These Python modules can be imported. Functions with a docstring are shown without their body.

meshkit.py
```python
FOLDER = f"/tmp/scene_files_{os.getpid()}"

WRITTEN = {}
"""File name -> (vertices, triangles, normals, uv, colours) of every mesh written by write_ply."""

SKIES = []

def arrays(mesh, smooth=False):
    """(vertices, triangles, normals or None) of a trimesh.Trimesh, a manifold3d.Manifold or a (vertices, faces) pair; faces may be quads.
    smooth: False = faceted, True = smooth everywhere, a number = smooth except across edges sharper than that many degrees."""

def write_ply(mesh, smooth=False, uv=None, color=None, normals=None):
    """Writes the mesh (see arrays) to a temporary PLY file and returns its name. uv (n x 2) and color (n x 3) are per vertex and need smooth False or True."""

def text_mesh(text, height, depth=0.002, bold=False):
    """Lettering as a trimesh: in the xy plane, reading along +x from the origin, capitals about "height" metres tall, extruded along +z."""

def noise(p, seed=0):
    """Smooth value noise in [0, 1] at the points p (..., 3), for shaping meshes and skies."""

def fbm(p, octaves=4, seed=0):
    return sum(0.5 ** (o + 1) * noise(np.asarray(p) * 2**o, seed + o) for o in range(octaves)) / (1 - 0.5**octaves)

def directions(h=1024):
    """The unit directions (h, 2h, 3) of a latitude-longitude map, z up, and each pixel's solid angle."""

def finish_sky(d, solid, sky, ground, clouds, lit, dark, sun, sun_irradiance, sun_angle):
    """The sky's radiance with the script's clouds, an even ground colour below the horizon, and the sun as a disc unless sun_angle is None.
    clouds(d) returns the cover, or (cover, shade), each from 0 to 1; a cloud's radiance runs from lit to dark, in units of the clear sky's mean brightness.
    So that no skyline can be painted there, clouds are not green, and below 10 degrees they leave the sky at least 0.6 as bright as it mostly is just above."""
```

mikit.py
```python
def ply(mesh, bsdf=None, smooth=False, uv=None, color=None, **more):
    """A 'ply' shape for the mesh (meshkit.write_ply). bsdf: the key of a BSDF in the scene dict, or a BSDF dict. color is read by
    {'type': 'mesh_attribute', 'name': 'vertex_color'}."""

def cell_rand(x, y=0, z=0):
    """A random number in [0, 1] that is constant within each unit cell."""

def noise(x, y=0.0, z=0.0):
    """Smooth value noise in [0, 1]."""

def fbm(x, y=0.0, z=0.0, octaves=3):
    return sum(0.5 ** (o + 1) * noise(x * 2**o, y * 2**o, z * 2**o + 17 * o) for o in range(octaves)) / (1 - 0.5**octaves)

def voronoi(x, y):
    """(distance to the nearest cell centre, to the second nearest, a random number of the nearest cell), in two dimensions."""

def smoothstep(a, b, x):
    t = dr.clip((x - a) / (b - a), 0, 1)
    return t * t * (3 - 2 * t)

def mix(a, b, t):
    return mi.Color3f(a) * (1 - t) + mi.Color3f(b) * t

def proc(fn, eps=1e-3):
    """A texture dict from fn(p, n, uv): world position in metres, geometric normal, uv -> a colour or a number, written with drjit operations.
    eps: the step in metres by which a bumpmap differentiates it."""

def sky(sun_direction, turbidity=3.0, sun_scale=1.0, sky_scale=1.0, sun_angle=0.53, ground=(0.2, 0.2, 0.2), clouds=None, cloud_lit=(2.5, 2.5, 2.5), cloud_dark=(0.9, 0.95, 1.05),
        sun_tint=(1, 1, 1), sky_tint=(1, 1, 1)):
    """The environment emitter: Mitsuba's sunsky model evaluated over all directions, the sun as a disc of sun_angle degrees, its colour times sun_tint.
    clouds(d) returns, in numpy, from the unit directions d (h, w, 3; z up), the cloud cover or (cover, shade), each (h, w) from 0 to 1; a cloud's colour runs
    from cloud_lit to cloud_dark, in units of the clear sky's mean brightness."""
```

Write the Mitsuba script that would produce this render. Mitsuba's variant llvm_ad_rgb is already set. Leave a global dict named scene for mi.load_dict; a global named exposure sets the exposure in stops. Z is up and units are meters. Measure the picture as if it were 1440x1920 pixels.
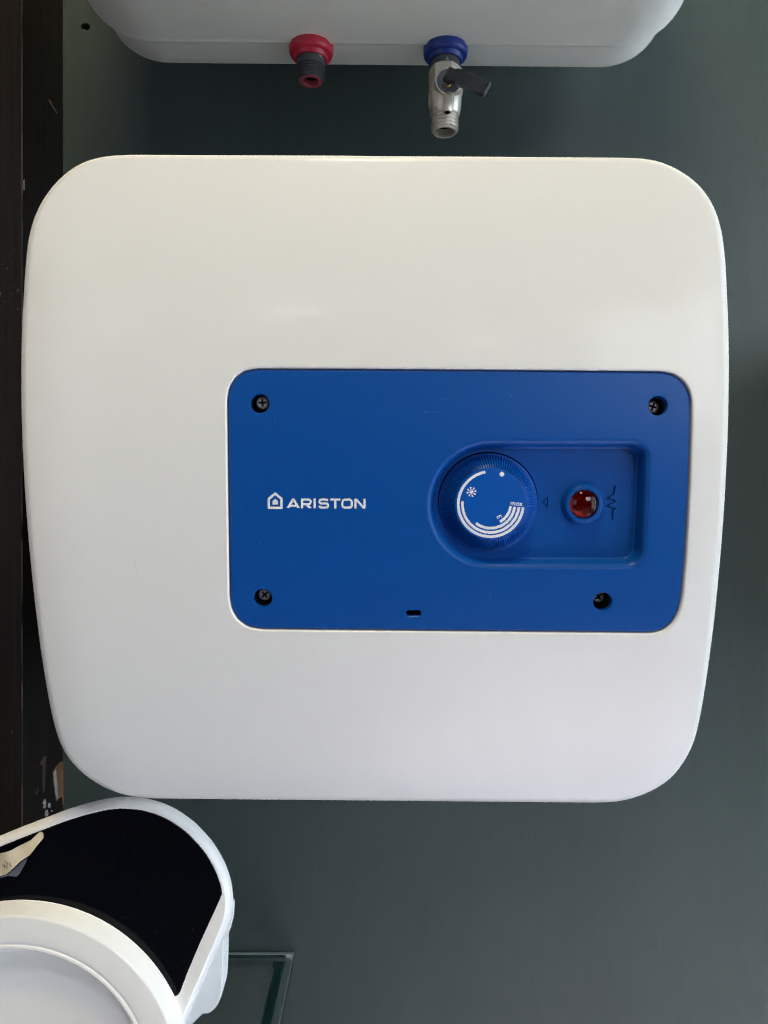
import math, random
import numpy as np, trimesh, shapely, mitsuba as mi, drjit as dr
import manifold3d as m3
import mikit
from mikit import proc, noise, fbm, smoothstep, mix
from shapely.geometry import Polygon, LineString, Point, box
from shapely import affinity
from shapely.ops import unary_union
from scipy.ndimage import gaussian_filter1d
from scipy.spatial import Delaunay

T = mi.ScalarTransform4f
random.seed(7)
rng = np.random.default_rng(7)
scene, labels = {'type': 'scene'}, {}

# ------------------------------------------------------------------ camera, lamps, exposure
F, D = 1401.0, 0.69             # photograph's focal length in its pixels, camera to wall in metres
exposure = 0.18
scene['camera'] = {'type': 'perspective', 'fov': 2 * math.degrees(math.atan(720 / F)), 'fov_axis': 'x', 'near_clip': 0.02, 'far_clip': 60.0,
                   'to_world': T().look_at(origin=[0, -D, 0], target=[0, 0, 0], up=[0, 0, 1])}
scene['lamp_housing'] = {'type': 'diffuse', 'reflectance': {'type': 'rgb', 'value': [0.3, 0.3, 0.3]}}


def lamp(key, centre, normal, up, w, h, rgb, label, cat):
    n, u = np.array(normal, float), np.array(up, float)
    n /= np.linalg.norm(n)
    r = np.cross(u, n); r /= np.linalg.norm(r); u = np.cross(n, r)
    c = np.array(centre, float)
    v = [c + a * r * w / 2 + b * u * h / 2 for a, b in ((-1, -1), (1, -1), (1, 1), (-1, 1))]
    scene[key] = mikit.ply((v, [[0, 1, 2, 3]]), 'lamp_housing', emitter={'type': 'area', 'radiance': {'type': 'rgb', 'value': list(map(float, rgb))}})
    labels[key] = {'label': label, 'category': cat}


COOL = np.array([0.74, 0.89, 1.0])
lamp('ceiling_lamp', (-0.03, -1.0, 1.75), (0.05, 0.3, -1), (0, 1, 0), 0.28, 0.26, np.array([1.0, 0.82, 0.34]) * 58.0, 'warm square ceiling lamp straight above the water heaters', 'lamp')
lamp('ceiling_lamp_001', (-0.1, -1.8, 2.2), (0, 0.5, -1), (0, 1, 0), 0.36, 0.34, np.array([1.0, 0.95, 0.98]) * 34.0, 'white square ceiling lamp farther out from the display wall', 'lamp')
lamp('shop_window', (1.7, -0.5, 0.0), (-1, 0, 0), (0, 0, 1), 0.8, 1.8, COOL * 5.0, 'tall daylight window on the right-hand side of the display wall', 'window')
lamp('shop_door', (1.7, -1.6, 0.0), (-1, 0, 0), (0, 0, 1), 1.0, 1.8, COOL * 1.6, 'daylit glass door to the right of the window', 'door')
lamp('front_fill', (-2.9, -3.5, 0.45), (0.64, 0.77, 0), (0, 0, 1), 3.0, 2.3, np.array([1.0, 0.93, 1.02]) * 0.6, 'wide unseen fill light added opposite the display wall', 'window')  # added fill panel in place of ambient light, no known window
lamp('added_back_light', (1.9, -3.8, 1.0), (-0.45, 0.85, -0.2), (0, 0, 1), 1.5, 1.2, np.array([0.92, 0.95, 1.0]) * 5.2, 'high unseen light added at the back right of the shop', 'window')  # light panel added for the veil on the blue panel's right side
scene['bounce_spot'] = {'type': 'spot', 'to_world': T().look_at(origin=[0.9, -1.6, 1.6], target=[0.75, -1.15, -1.35], up=[0, 1, 0.1]), 'cutoff_angle': 17.0, 'beam_width': 12.0,
                       'intensity': {'type': 'rgb', 'value': [165.0, 152.0, 168.0]}}  # added spot; the floor patch it lights bounces light upwards
for k, (x, y) in enumerate(((-0.54, -4.15), (-1.82, -4.6), (0.67, -5.3))):
    lamp('tube_lamp' if k == 0 else f'tube_lamp_{k:03d}', (x, y, 1.65), (0, 1, -0.4), (0, 0, 1), 0.36, 0.04, np.array([1.0, 0.95, 0.85]) * 24.0, ('short middle tube lamp', 'short left-hand tube lamp', 'short right-hand tube lamp')[k] + ' under the ceiling at the back of the shop', 'lamp')
    labels['tube_lamp' if k == 0 else f'tube_lamp_{k:03d}']['group'] = 'tube lamps at the back of the shop'


# ------------------------------------------------------------------ materials
def rgb(*c): return {'type': 'rgb', 'value': list(map(float, c))}


def mat(key, color, rough=0.4, metal=0.0, spec=0.5, coat=0.0, coat_gloss=0.9, bump=None, bscale=1.0, **kw):
    b = {'type': 'principled', 'base_color': color if isinstance(color, dict) else rgb(*color), 'roughness': rough, 'metallic': metal, 'specular': spec, **kw}
    if coat: b.update(clearcoat=coat, clearcoat_gloss=coat_gloss)
    if bump: b = {'type': 'bumpmap', 'arbitrary': bump, 'scale': bscale, 'bsdf': b}
    scene[key] = {'type': 'twosided', 'bsdf': b}


def seg(p, axes, a, b, w):
    """1 inside a fine line from a to b (metres) in the plane of the two axes"""
    x, y = p[axes[0]], p[axes[1]]
    dx, dy = b[0] - a[0], b[1] - a[1]
    t = dr.clip(((x - a[0]) * dx + (y - a[1]) * dy) / (dx * dx + dy * dy), 0, 1)
    d = dr.sqrt(dr.square(x - a[0] - t * dx) + dr.square(y - a[1] - t * dy))
    return 1 - smoothstep(w * 0.5, w, d)


WALL_MARKS = []
for q in range(34):
    wx, wz = rng.choice([rng.uniform(0.0, 0.36), rng.uniform(0.22, 0.36)]), rng.choice([rng.uniform(-0.47, -0.25), rng.uniform(0.25, 0.46)], p=[0.75, 0.25])
    WALL_MARKS.append(((wx, wz), (wx + rng.normal(0, 0.0006), wz - rng.uniform(0.001, 0.008)), rng.uniform(0.0004, 0.0008)))


def wall_color(p, n, uv):
    g = fbm(p.x * 330, p.z * 26, 0.0, 4)
    big = fbm(p.x * 7 + 3, p.z * 4, 1.0, 3)
    pit = smoothstep(0.86, 0.93, noise(p.x * 420 + 11, p.z * 70, 3.0)) * smoothstep(0.65, 0.85, noise(p.x * 9, p.z * 7, 8.0))
    c = mix((0.067, 0.099, 0.096), (0.078, 0.115, 0.112), g)
    c = c * (0.54 + 0.18 * big)
    m = seg(p, (0, 2), (0.2995, -0.2450), (0.2985, -0.2490), 0.0011) + 0.5 * seg(p, (0, 2), (0.2985, -0.249), (0.298, -0.257), 0.0007)
    for a, b, w in WALL_MARKS: m = m + 0.55 * seg(p, (0, 2), a, b, w)
    return mix(c, (0.028, 0.042, 0.042), dr.clip(pit * 0.4 + m * 0.7 * noise(p.x * 900, p.z * 500), 0, 1))


def wall_bump(p, n, uv):
    return fbm(p.x * 380, p.z * 11, 0.0, 3) * 0.6 + fbm(p.x * 60, p.z * 25, 2.0, 2) * 0.7


mat('wall_paint', proc(wall_color), 0.42, spec=0.4, bump=proc(wall_bump, 4e-4), bscale=0.00028)


def wood_color(p, n, uv):
    g = fbm(p.x * 300 + p.y * 300, p.z * 9, 2.0, 4)
    b = fbm(p.x * 25 + p.y * 25, p.z * 5, 5.0, 3)
    c = mix((0.0060, 0.0050, 0.005), (0.014, 0.0100, 0.0088), smoothstep(0.2, 0.85, g * 0.6 + b * 0.4))
    dust = smoothstep(0.90, 0.95, noise(p.x * 500 + p.y * 500, p.z * 330, 3.0)) * smoothstep(0.55, 0.8, noise(p.y * 30, p.z * 16, 8.0))
    return mix(c, (0.16, 0.15, 0.14), dust * 0.5)


mat('dark_wood', proc(wood_color), 0.42, spec=0.22, bump=proc(lambda p, n, uv: fbm(p.x * 300 + p.y * 300, p.z * 9, 2.0, 3), 5e-4), bscale=0.0003)
mat('post_edge_glint', (0.050, 0.043, 0.038), 0.5)  # lighter brown that paints the glint on the post's front edge
mat('glint_and_wear', (0.20, 0.17, 0.15), 0.5)
mat('bare_wood', proc(lambda p, n, uv: mix((0.07, 0.035, 0.02), (0.20, 0.095, 0.04), fbm(p.y * 200, p.z * 60, 1.0, 3))), 0.7)
mat('old_wood_stain', (0.040, 0.026, 0.019), 0.6)
mat('white_paint_chip', (0.30, 0.30, 0.29), 0.6)
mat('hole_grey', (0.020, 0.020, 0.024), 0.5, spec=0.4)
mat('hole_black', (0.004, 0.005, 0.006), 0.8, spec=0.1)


def enamel(p, n, uv):
    s = seg(p, (0, 2), (-0.1302, -0.022), (-0.1285, -0.030), 0.0003) + seg(p, (0, 2), (-0.1285, -0.030), (-0.1289, -0.035), 0.0003)
    s = s + 0.7 * seg(p, (0, 2), (-0.0402, 0.0842), (-0.0406, 0.0815), 0.0003) + 0.6 * seg(p, (0, 2), (-0.085, 0.085), (-0.083, 0.081), 0.0003)
    s = s + 0.5 * seg(p, (0, 2), (-0.135, -0.055), (-0.1335, -0.052), 0.0003)
    m = noise(p.x * 9, p.y * 9, p.z * 9)
    return mix(mix((0.80, 0.80, 0.795), (0.82, 0.82, 0.815), m), (0.62, 0.63, 0.65), dr.clip(s, 0, 1) * 0.33)


mat('white_enamel', proc(enamel), 0.5, spec=0.12, coat=1.0, coat_gloss=0.955, bump=proc(lambda p, n, uv: noise(p.x * 260, p.y * 260, p.z * 260), 5e-4), bscale=0.000003)
mat('white_plastic', (0.90, 0.905, 0.915), 0.36, spec=0.5, coat=0.3)
mat('grey_enamel', proc(lambda p, n, uv: mix((0.74, 0.75, 0.745), (0.77, 0.78, 0.775), noise(p.x * 14, p.y * 14, p.z * 14))), 0.38, spec=0.5, coat=0.2)

SCR = [((0.0283, 0.0585), (0.0310, 0.0570)), ((0.0310, 0.0572), (0.0330, 0.0580)), ((0.0283, 0.0578), (0.0292, 0.0588)), ((0.0195, 0.0515), (0.0300, 0.0512)),
       ((0.0205, 0.0508), (0.0228, 0.0513)), ((0.0255, 0.0514), (0.0262, 0.0505)), ((0.0632, 0.0615), (0.0655, 0.0595)), ((0.0640, 0.0590), (0.0662, 0.0603)),
       ((-0.0605, 0.0570), (-0.0580, 0.0577)), ((-0.0560, 0.0480), (-0.0558, 0.0462)), ((0.0085, 0.0385), (0.0098, 0.0420)), ((-0.0645, -0.0157), (-0.0638, -0.0166)),
       ((0.0005, 0.0533), (0.0016, 0.0522)), ((0.055, -0.0415), (0.056, -0.046))]


def blue_color(p, n, uv):
    s = mi.Float(0)
    for a, b in SCR: s = s + 0.5 * seg(p, (0, 2), a, b, 0.00022)
    return mix((0.001, 0.066, 0.30), (0.09, 0.20, 0.46), dr.clip(s, 0, 1) * (0.4 + 0.6 * noise(p.x * 900, p.z * 900)))


mat('blue_plastic', proc(blue_color), 0.36, spec=0.25, bump=proc(lambda p, n, uv: noise(p.x * 2600, p.y * 2600, p.z * 2600), 1e-4), bscale=0.000006)
mat('blue_dial', (0.001, 0.082, 0.40), 0.34, spec=0.3)
mat('white_print', (0.80, 0.82, 0.86), 0.45)
mat('screw_metal', proc(lambda p, n, uv: mix((0.40, 0.36, 0.36), (0.58, 0.54, 0.52), noise(p.x * 900, p.y * 900, p.z * 900))), 0.45, metal=0.6)
mat('lamp_red', (0.34, 0.025, 0.025), 0.25, spec=0.5)
scene['lamp_lens_red'] = {'type': 'dielectric', 'int_ior': 1.49, 'specular_transmittance': rgb(0.78, 0.27, 0.25)}
mat('red_plastic', (0.46, 0.016, 0.045), 0.34, spec=0.5)
mat('red_lining', (0.30, 0.05, 0.075), 0.45)
mat('blue_flange', (0.006, 0.030, 0.22), 0.32, spec=0.5)
mat('coated_pipe', proc(lambda p, n, uv: mix((0.055, 0.060, 0.070), (0.30, 0.32, 0.34), smoothstep(0.68, 0.82, fbm(p.x * 260, p.y * 260, p.z * 210, 3)))), 0.42, metal=0.3)
mat('nickel', proc(lambda p, n, uv: mix((0.62, 0.58, 0.51), (0.70, 0.66, 0.59), noise(p.x * 300, p.y * 300, p.z * 300))), 0.42, metal=0.75,
    bump=proc(lambda p, n, uv: noise(p.x * 2200, p.y * 2200, p.z * 2200), 1e-4), bscale=0.00001)
mat('brass', (0.55, 0.36, 0.12), 0.3, metal=1.0)
mat('lever_black', (0.014, 0.016, 0.021), 0.36, spec=0.5)
mat('lever_hub_grey', (0.10, 0.11, 0.135), 0.4)


def glass_dust(p, n, uv):
    x, z = p.x * 620, p.z * 620
    f, s2, r = mikit.voronoi(x, z)
    spot = (1 - smoothstep(0.10, 0.22, f)) * smoothstep(0.982, 0.99, r) * (0.3 + 0.7 * noise(x * 0.3, z * 0.3))
    return mix((0.0008, 0.0013, 0.0034), (0.085, 0.085, 0.08), spot)


mat('black_glass', proc(glass_dust), 0.05, spec=0.15)
mat('tag_paper', proc(lambda p, n, uv: mix((0.55, 0.46, 0.32), (0.60, 0.52, 0.39), fbm(p.x * 90, p.z * 90, 0.0, 3))), 0.8, spec=0.1)
mat('tag_grey', (0.16, 0.17, 0.21), 0.35)
mat('ink', (0.10, 0.08, 0.12), 0.6)
scene['shelf_glass'] = {'type': 'dielectric', 'int_ior': 1.52}
scene['shelf_glass_medium'] = {'type': 'homogeneous', 'albedo': rgb(0, 0, 0), 'sigma_t': rgb(0.8, 0.25, 0.325), 'scale': 9.0}
mat('shelf_grey', (0.13, 0.14, 0.16), 0.5)


# ------------------------------------------------------------------ helpers
def up(px, py, d):
    """the point (x, z) at d metres in front of the camera that shows at the photograph's pixel"""
    return np.stack([(np.asarray(px, float) - 720) * d / F, (960 - np.asarray(py, float)) * d / F], -1)


def numbered(key):
    if key not in scene: return key
    k = 1
    while f'{key}_{k:03d}' in scene: k += 1
    return f'{key}_{k:03d}'


def put(key, mesh, bsdf, smooth=30, **more):
    key = numbered(key)
    scene[key] = mikit.ply(mesh, bsdf, smooth=smooth, **more)
    return key


def spline(pts, n, s=0.0):
    # closed polyline through the points, its corners softened over about s pixels
    q = resample(pts, 6000)
    step = np.linalg.norm(q[1] - q[0])
    q = np.stack([gaussian_filter1d(q[:, k], s / step, mode='wrap') for k in (0, 1)], 1)
    return resample(q, n)


def resample(q, n, closed=True):
    q = np.asarray(q, float)
    if closed: q = np.vstack([q, q[:1]])
    t = np.concatenate([[0], np.cumsum(np.linalg.norm(np.diff(q, axis=0), axis=1))])
    u = np.linspace(0, t[-1], n, endpoint=not closed)
    return np.stack([np.interp(u, t, q[:, k]) for k in range(q.shape[1])], 1)


def ccw(loop):
    x, y = loop[:, 0], loop[:, 1]
    return loop if np.sum(x * np.roll(y, -1) - y * np.roll(x, -1)) > 0 else loop[::-1]


def inset(loop, s):
    """loop (ccw) moved inwards by s along its normals"""
    t = np.roll(loop, -1, 0) - np.roll(loop, 1, 0)
    t /= np.linalg.norm(t, axis=1, keepdims=True)
    return loop + s * np.stack([-t[:, 1], t[:, 0]], 1)


def ring_of(geom, step):
    """dense ccw loop of a polygon's exterior"""
    e = np.array(geom.exterior.coords)[:-1] if hasattr(geom, 'exterior') else np.array(geom.coords)[:-1]
    n = max(12, int(Polygon(e).length / step))
    return ccw(resample(e, n))


def rounded(pts, r, step, quad=16):
    return ring_of(Polygon(pts).buffer(-r, quad_segs=quad).buffer(r, quad_segs=quad), step)


def fill(outer, holes=(), spacing=0.004, margin=0.6):
    poly = Polygon(outer, [h for h in holes])
    x0, y0, x1, y1 = poly.bounds
    gx, gy = np.meshgrid(np.arange(x0 + spacing / 2, x1, spacing), np.arange(y0 + spacing / 2, y1, spacing))
    gx[1::2] += spacing / 2
    g = np.stack([gx.ravel(), gy.ravel()], 1)
    g = g[shapely.contains_xy(poly, g[:, 0], g[:, 1])]
    g = g[shapely.distance(poly.boundary, shapely.points(g)) > spacing * margin]
    p = np.vstack([outer, *holes, g])
    t = Delaunay(p).simplices
    c = p[t].mean(1)
    t = t[shapely.contains_xy(poly, c[:, 0], c[:, 1])]
    a, b, cc = p[t[:, 0]], p[t[:, 1]], p[t[:, 2]]
    area = (b[:, 0] - a[:, 0]) * (cc[:, 1] - a[:, 1]) - (b[:, 1] - a[:, 1]) * (cc[:, 0] - a[:, 0])
    t[area < 0] = t[area < 0][:, ::-1]
    return p, t[np.abs(area) > 1e-14]


class Mesh:
    def __init__(self): self.v, self.f, self.n = [], [], 0

    def add(self, v, f):
        self.v.append(np.asarray(v, float)); self.f.append(np.asarray(f, int) + self.n); self.n += len(v)
        return self

    def add_mesh(self, m):
        if hasattr(m, 'to_mesh'):
            q = m.to_mesh(); return self.add(q.vert_properties[:, :3], q.tri_verts)
        return self.add(m.vertices, m.faces)

    def loft(self, a, b):
        n = len(a); i = np.arange(n); j = (i + 1) % n
        return self.add(np.vstack([a, b]), np.vstack([np.stack([i, j, i + n], 1), np.stack([j, j + n, i + n], 1)]))

    def lofts(self, rings):
        for a, b in zip(rings[:-1], rings[1:]): self.loft(a, b)
        return self

    def cap(self, a, flip=False):
        n = len(a); i = np.arange(n); f = np.stack([i, (i + 1) % n, i * 0 + n], 1)
        return self.add(np.vstack([a, a.mean(0)]), f[:, ::-1] if flip else f)

    def mesh(self, fn=None, weld=1e-7):
        v, f = np.vstack(self.v), np.vstack(self.f)
        if fn is not None: v = fn(v)
        m = trimesh.Trimesh(v, f, process=False)
        m.merge_vertices(digits_vertex=7)
        m.update_faces(m.nondegenerate_faces())
        return m


def lift(loop2, w):
    return np.column_stack([loop2, np.broadcast_to(w, len(loop2))])


def plate(geom, w0, w1):
    """flat polygons (x, z) extruded from w0 to w1, as (x, z, w)"""
    M = Mesh()
    for g in getattr(geom, 'geoms', [geom]):
        if g.is_empty or g.area <= 0: continue
        e = trimesh.creation.extrude_polygon(g, w1 - w0, engine='earcut')
        v = np.array(e.vertices); v[:, 2] += w0
        M.add(v, e.faces)
    return M


def lathe(profile, n=64, axis='z', mod=None):
    """profile: (radius, height) from the bottom up along the axis; closed by itself where the radius is 0"""
    pr = np.asarray(profile, float)
    a = np.arange(n) * 2 * np.pi / n
    rings = []
    for k, (r, h) in enumerate(pr):
        rr = r * np.ones(n) if mod is None else np.maximum(r + mod(a, k), 0)
        rings.append(np.stack([rr * np.cos(a), rr * np.sin(a), np.full(n, h)], 1))
    return Mesh().lofts(rings)


def to_y(v):
    """local (x, z, w) to world-like (x, y, z) with w towards the viewer"""
    return np.stack([v[:, 0], -v[:, 2], v[:, 1]], 1)


def tube(path, r, n=10):
    path = np.asarray(path, float)
    t = np.gradient(path, axis=0); t /= np.linalg.norm(t, axis=1, keepdims=True)
    ref = np.array([0.3, 0.2, 0.93]); a = np.cross(t, ref); a /= np.linalg.norm(a, axis=1, keepdims=True); b = np.cross(t, a)
    th = np.arange(n) * 2 * np.pi / n
    rr = np.broadcast_to(r, len(path))
    rings = [p + q * (np.cos(th)[:, None] * u + np.sin(th)[:, None] * w) for p, u, w, q in zip(path, a, b, rr)]
    M = Mesh().lofts(rings); M.cap(rings[0], True); M.cap(rings[-1])
    return M.mesh()


def strokes(paths, width, cap='flat', join='mitre'):
    cs = {'flat': 2, 'round': 1, 'square': 3}[cap]; js = {'round': 1, 'mitre': 2}[join]
    return unary_union([LineString(p).buffer(width / 2, cap_style=cs, join_style=js, quad_segs=8) for p in paths])


def arc_pts(cx, cy, r, a0, a1, n=60):
    a = np.radians(np.linspace(a0, a1, n))
    return np.stack([cx + r * np.cos(a), cy + r * np.sin(a)], 1)


# ------------------------------------------------------------------ floor, wall and post
mat('floor_tile', proc(lambda p, n, uv: mix((0.27, 0.27, 0.28), (0.31, 0.31, 0.32), fbm(p.x * 3, p.y * 3, 0.0, 3))), 0.5)
put('floor', trimesh.Trimesh([(-4, -6, -1.35), (4, -6, -1.35), (4, 0.1, -1.35), (-4, 0.1, -1.35)], [[0, 1, 2], [0, 2, 3]], process=False), 'floor_tile', smooth=False)
labels['floor'] = {'label': 'pale tiled shop floor in front of the display wall', 'kind': 'structure'}

hole_px = [(151.5, 50), (153, 46), (157, 43.5), (161, 43), (165, 44), (168.5, 48), (169, 54), (166, 54), (164, 55.5), (161.5, 58), (159.5, 54.5), (155, 55), (153, 54)]
hole = ccw(resample(up(*np.array(hole_px).T, D), 48))
wv, wf = fill(ccw(np.array([p for p in resample(np.array([(-1.1, -1.3), (1.9, -1.3), (1.9, 1.5), (-1.1, 1.5)], float), 112)])), [hole], 0.06)
W = Mesh().add(lift(wv, 0.0), wf)
W.lofts([lift(hole, 0.0), lift(inset(hole, 0.0003), -0.004), lift(inset(hole, 0.0006), -0.012)])
put('wall', W.mesh(to_y), 'wall_paint', smooth=30)
labels['wall'] = {'label': 'dark grey green painted plywood display wall', 'kind': 'structure'}
put('wall__drill_hole', Mesh().cap(lift(hole * 1.0, -0.0115)).mesh(to_y), 'hole_black')

PX = -0.2965
PY = -0.0773
sec = np.array([(PX, 0.0), (PX, PY + 0.0012), (PX - 0.0004, PY + 0.0004), (PX - 0.0012, PY), (-0.62, PY), (-0.62, 0.0)])
zz = np.linspace(-0.9, 0.9, 241)
P = Mesh()
rings = []
for z in zz:
    s = sec.copy()
    k = 0.0005 * (mikit.meshkit.fbm(np.array([[z * 23, 1.0, 0.0]]), 3)[0] - 0.5)
    s[1:4, 0] += k; s[2:4, 1] += k
    rings.append(np.column_stack([s, np.full(len(s), z)]))
P.lofts(rings)
put('wooden_post', P.mesh(), 'dark_wood', smooth=30)
labels['wooden_post'] = {'label': 'dark brown wooden post running up the left edge beside the wall', 'category': 'post'}


ze = np.linspace(-0.42, 0.5, 160)
er = 0.00035 + 0.0004 * mikit.meshkit.noise(np.stack([ze * 60, ze * 0, ze * 0 + 4], 1))
put('wooden_post__glint_and_wear', tube(np.stack([PX - 0.00075 + 0 * ze, PY + 0.00075 + 0 * ze, ze], 1), er, 8), 'post_edge_glint', smooth=True)  # thin strip painting the light line along the bevel


def side_chip(pts, h, m, name):
    """a thin raised flake on the post's right side; pts in the photograph's pixels"""
    q = []
    for px, py in pts:
        d = PX * F / (px - 720.0)
        q.append((d - D, (960 - py) * d / F))
    e = trimesh.creation.extrude_polygon(Polygon(q).buffer(0), h, engine='earcut')
    v = np.array(e.vertices)
    put('wooden_post__' + name, trimesh.Trimesh(np.stack([PX + v[:, 2] - 0.0001, v[:, 0], v[:, 1]], 1), e.faces, process=False), m, smooth=False)


side_chip([(99, 1447), (104, 1438), (112, 1429), (120, 1427), (120.5, 1500), (117.5, 1510), (115.5, 1493), (110, 1497), (106, 1501), (102, 1480)], 0.0006, 'bare_wood', 'torn_patch')
side_chip([(99, 1449), (103, 1443), (104.5, 1462), (106.5, 1486), (106, 1501), (103, 1488), (100.5, 1466)], 0.0011, 'white_paint_chip', 'paint_flake')
side_chip([(79, 1507), (83, 1498), (85.5, 1500), (86, 1508), (84.5, 1516), (80, 1515), (82, 1508)], 0.0005, 'white_paint_chip', 'paint_flake')
side_chip([(90, 1507), (93, 1505), (95, 1509), (93, 1515), (89.5, 1513)], 0.0005, 'white_paint_chip', 'paint_flake')
side_chip([(84.5, 1520), (88.5, 1518), (90, 1526), (88, 1532), (84, 1529)], 0.0005, 'white_paint_chip', 'paint_flake')
side_chip([(95, 1520), (98, 1519), (98, 1522), (95.5, 1522)], 0.0004, 'white_paint_chip', 'paint_flake')
side_chip([(74, 1432), (83, 1418), (87, 1417), (85, 1440), (84, 1475), (82, 1490), (79, 1470), (80, 1436)], 0.0002, 'old_wood_stain', 'stain')
side_chip([(64, 1476), (66, 1490), (69, 1491), (72, 1484), (71, 1474), (69, 1487), (67, 1486)], 0.0002, 'old_wood_stain', 'stain')
side_chip([(90.5, 187), (93, 186), (97, 193), (100, 199), (98, 200), (94, 195)], 0.0003, 'bare_wood', 'gouge')
side_chip([(97, 198), (99, 199), (107.5, 212), (106, 213), (102, 206)], 0.0002, 'glint_and_wear', 'gouge')
side_chip([(38.8 + 4.5, 340), (41 + 4.5, 336), (41.5 + 4.5, 356), (39.5 + 4.5, 357)], 0.0004, 'glint_and_wear', 'gouge')

# ------------------------------------------------------------------ main water heater
D0, K, Z0 = 0.382, 0.70, 0.060


def dz(z): return D0 + K * (np.asarray(z) - Z0) ** 2
def dslope(z): return 2 * K * (np.asarray(z) - Z0)


def on_front(px, py, extra=0.0):
    px, py = np.asarray(px, float), np.asarray(py, float)
    d = np.full(np.shape(px), D0)
    for _ in range(12): d = dz((960 - py) * d / F) + extra
    return up(px, py, d)if np.ndim(px) == 0 else np.stack([(px - 720) * d / F, (960 - py) * d / F], -1)


out_px = [(240, 291), (400, 291.5), (600, 292.5), (800, 294), (1000, 295.3), (1190, 297), (1228, 302), (1262, 316), (1292, 335), (1318, 361), (1338, 395), (1350, 436),
          (1356.5, 490), (1360, 560), (1362.3, 630), (1363, 700), (1362, 770), (1359.5, 850), (1355.5, 930), (1350, 1010), (1343, 1090), (1335, 1170), (1324.5, 1250), (1313, 1326),
          (1300, 1387), (1282, 1424), (1256, 1458), (1230, 1476), (1204, 1489), (1165, 1501.5), (1122, 1505), (900, 1503), (700, 1501), (500, 1499.3), (280, 1497), (238, 1491), (199, 1476), (164, 1454), (137, 1428),
          (117, 1396), (104, 1355), (92, 1294), (80, 1218), (68, 1120), (58, 1020), (50.5, 920), (46, 830), (44, 750), (44, 680), (46, 600), (50, 525), (56, 455),
          (66, 415), (82, 380), (104, 349), (132, 322), (164, 303), (202, 293.5)]
out_px = spline(out_px, 900, 14.0)
OUT = ccw(resample(on_front(out_px[:, 0], out_px[:, 1], 0.0065 + 0.0032 * np.clip((out_px[:, 1] - 290) / 300, 0, 1)), 900))
OUTP = Polygon(OUT)
OUTB = OUTP.exterior


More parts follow.
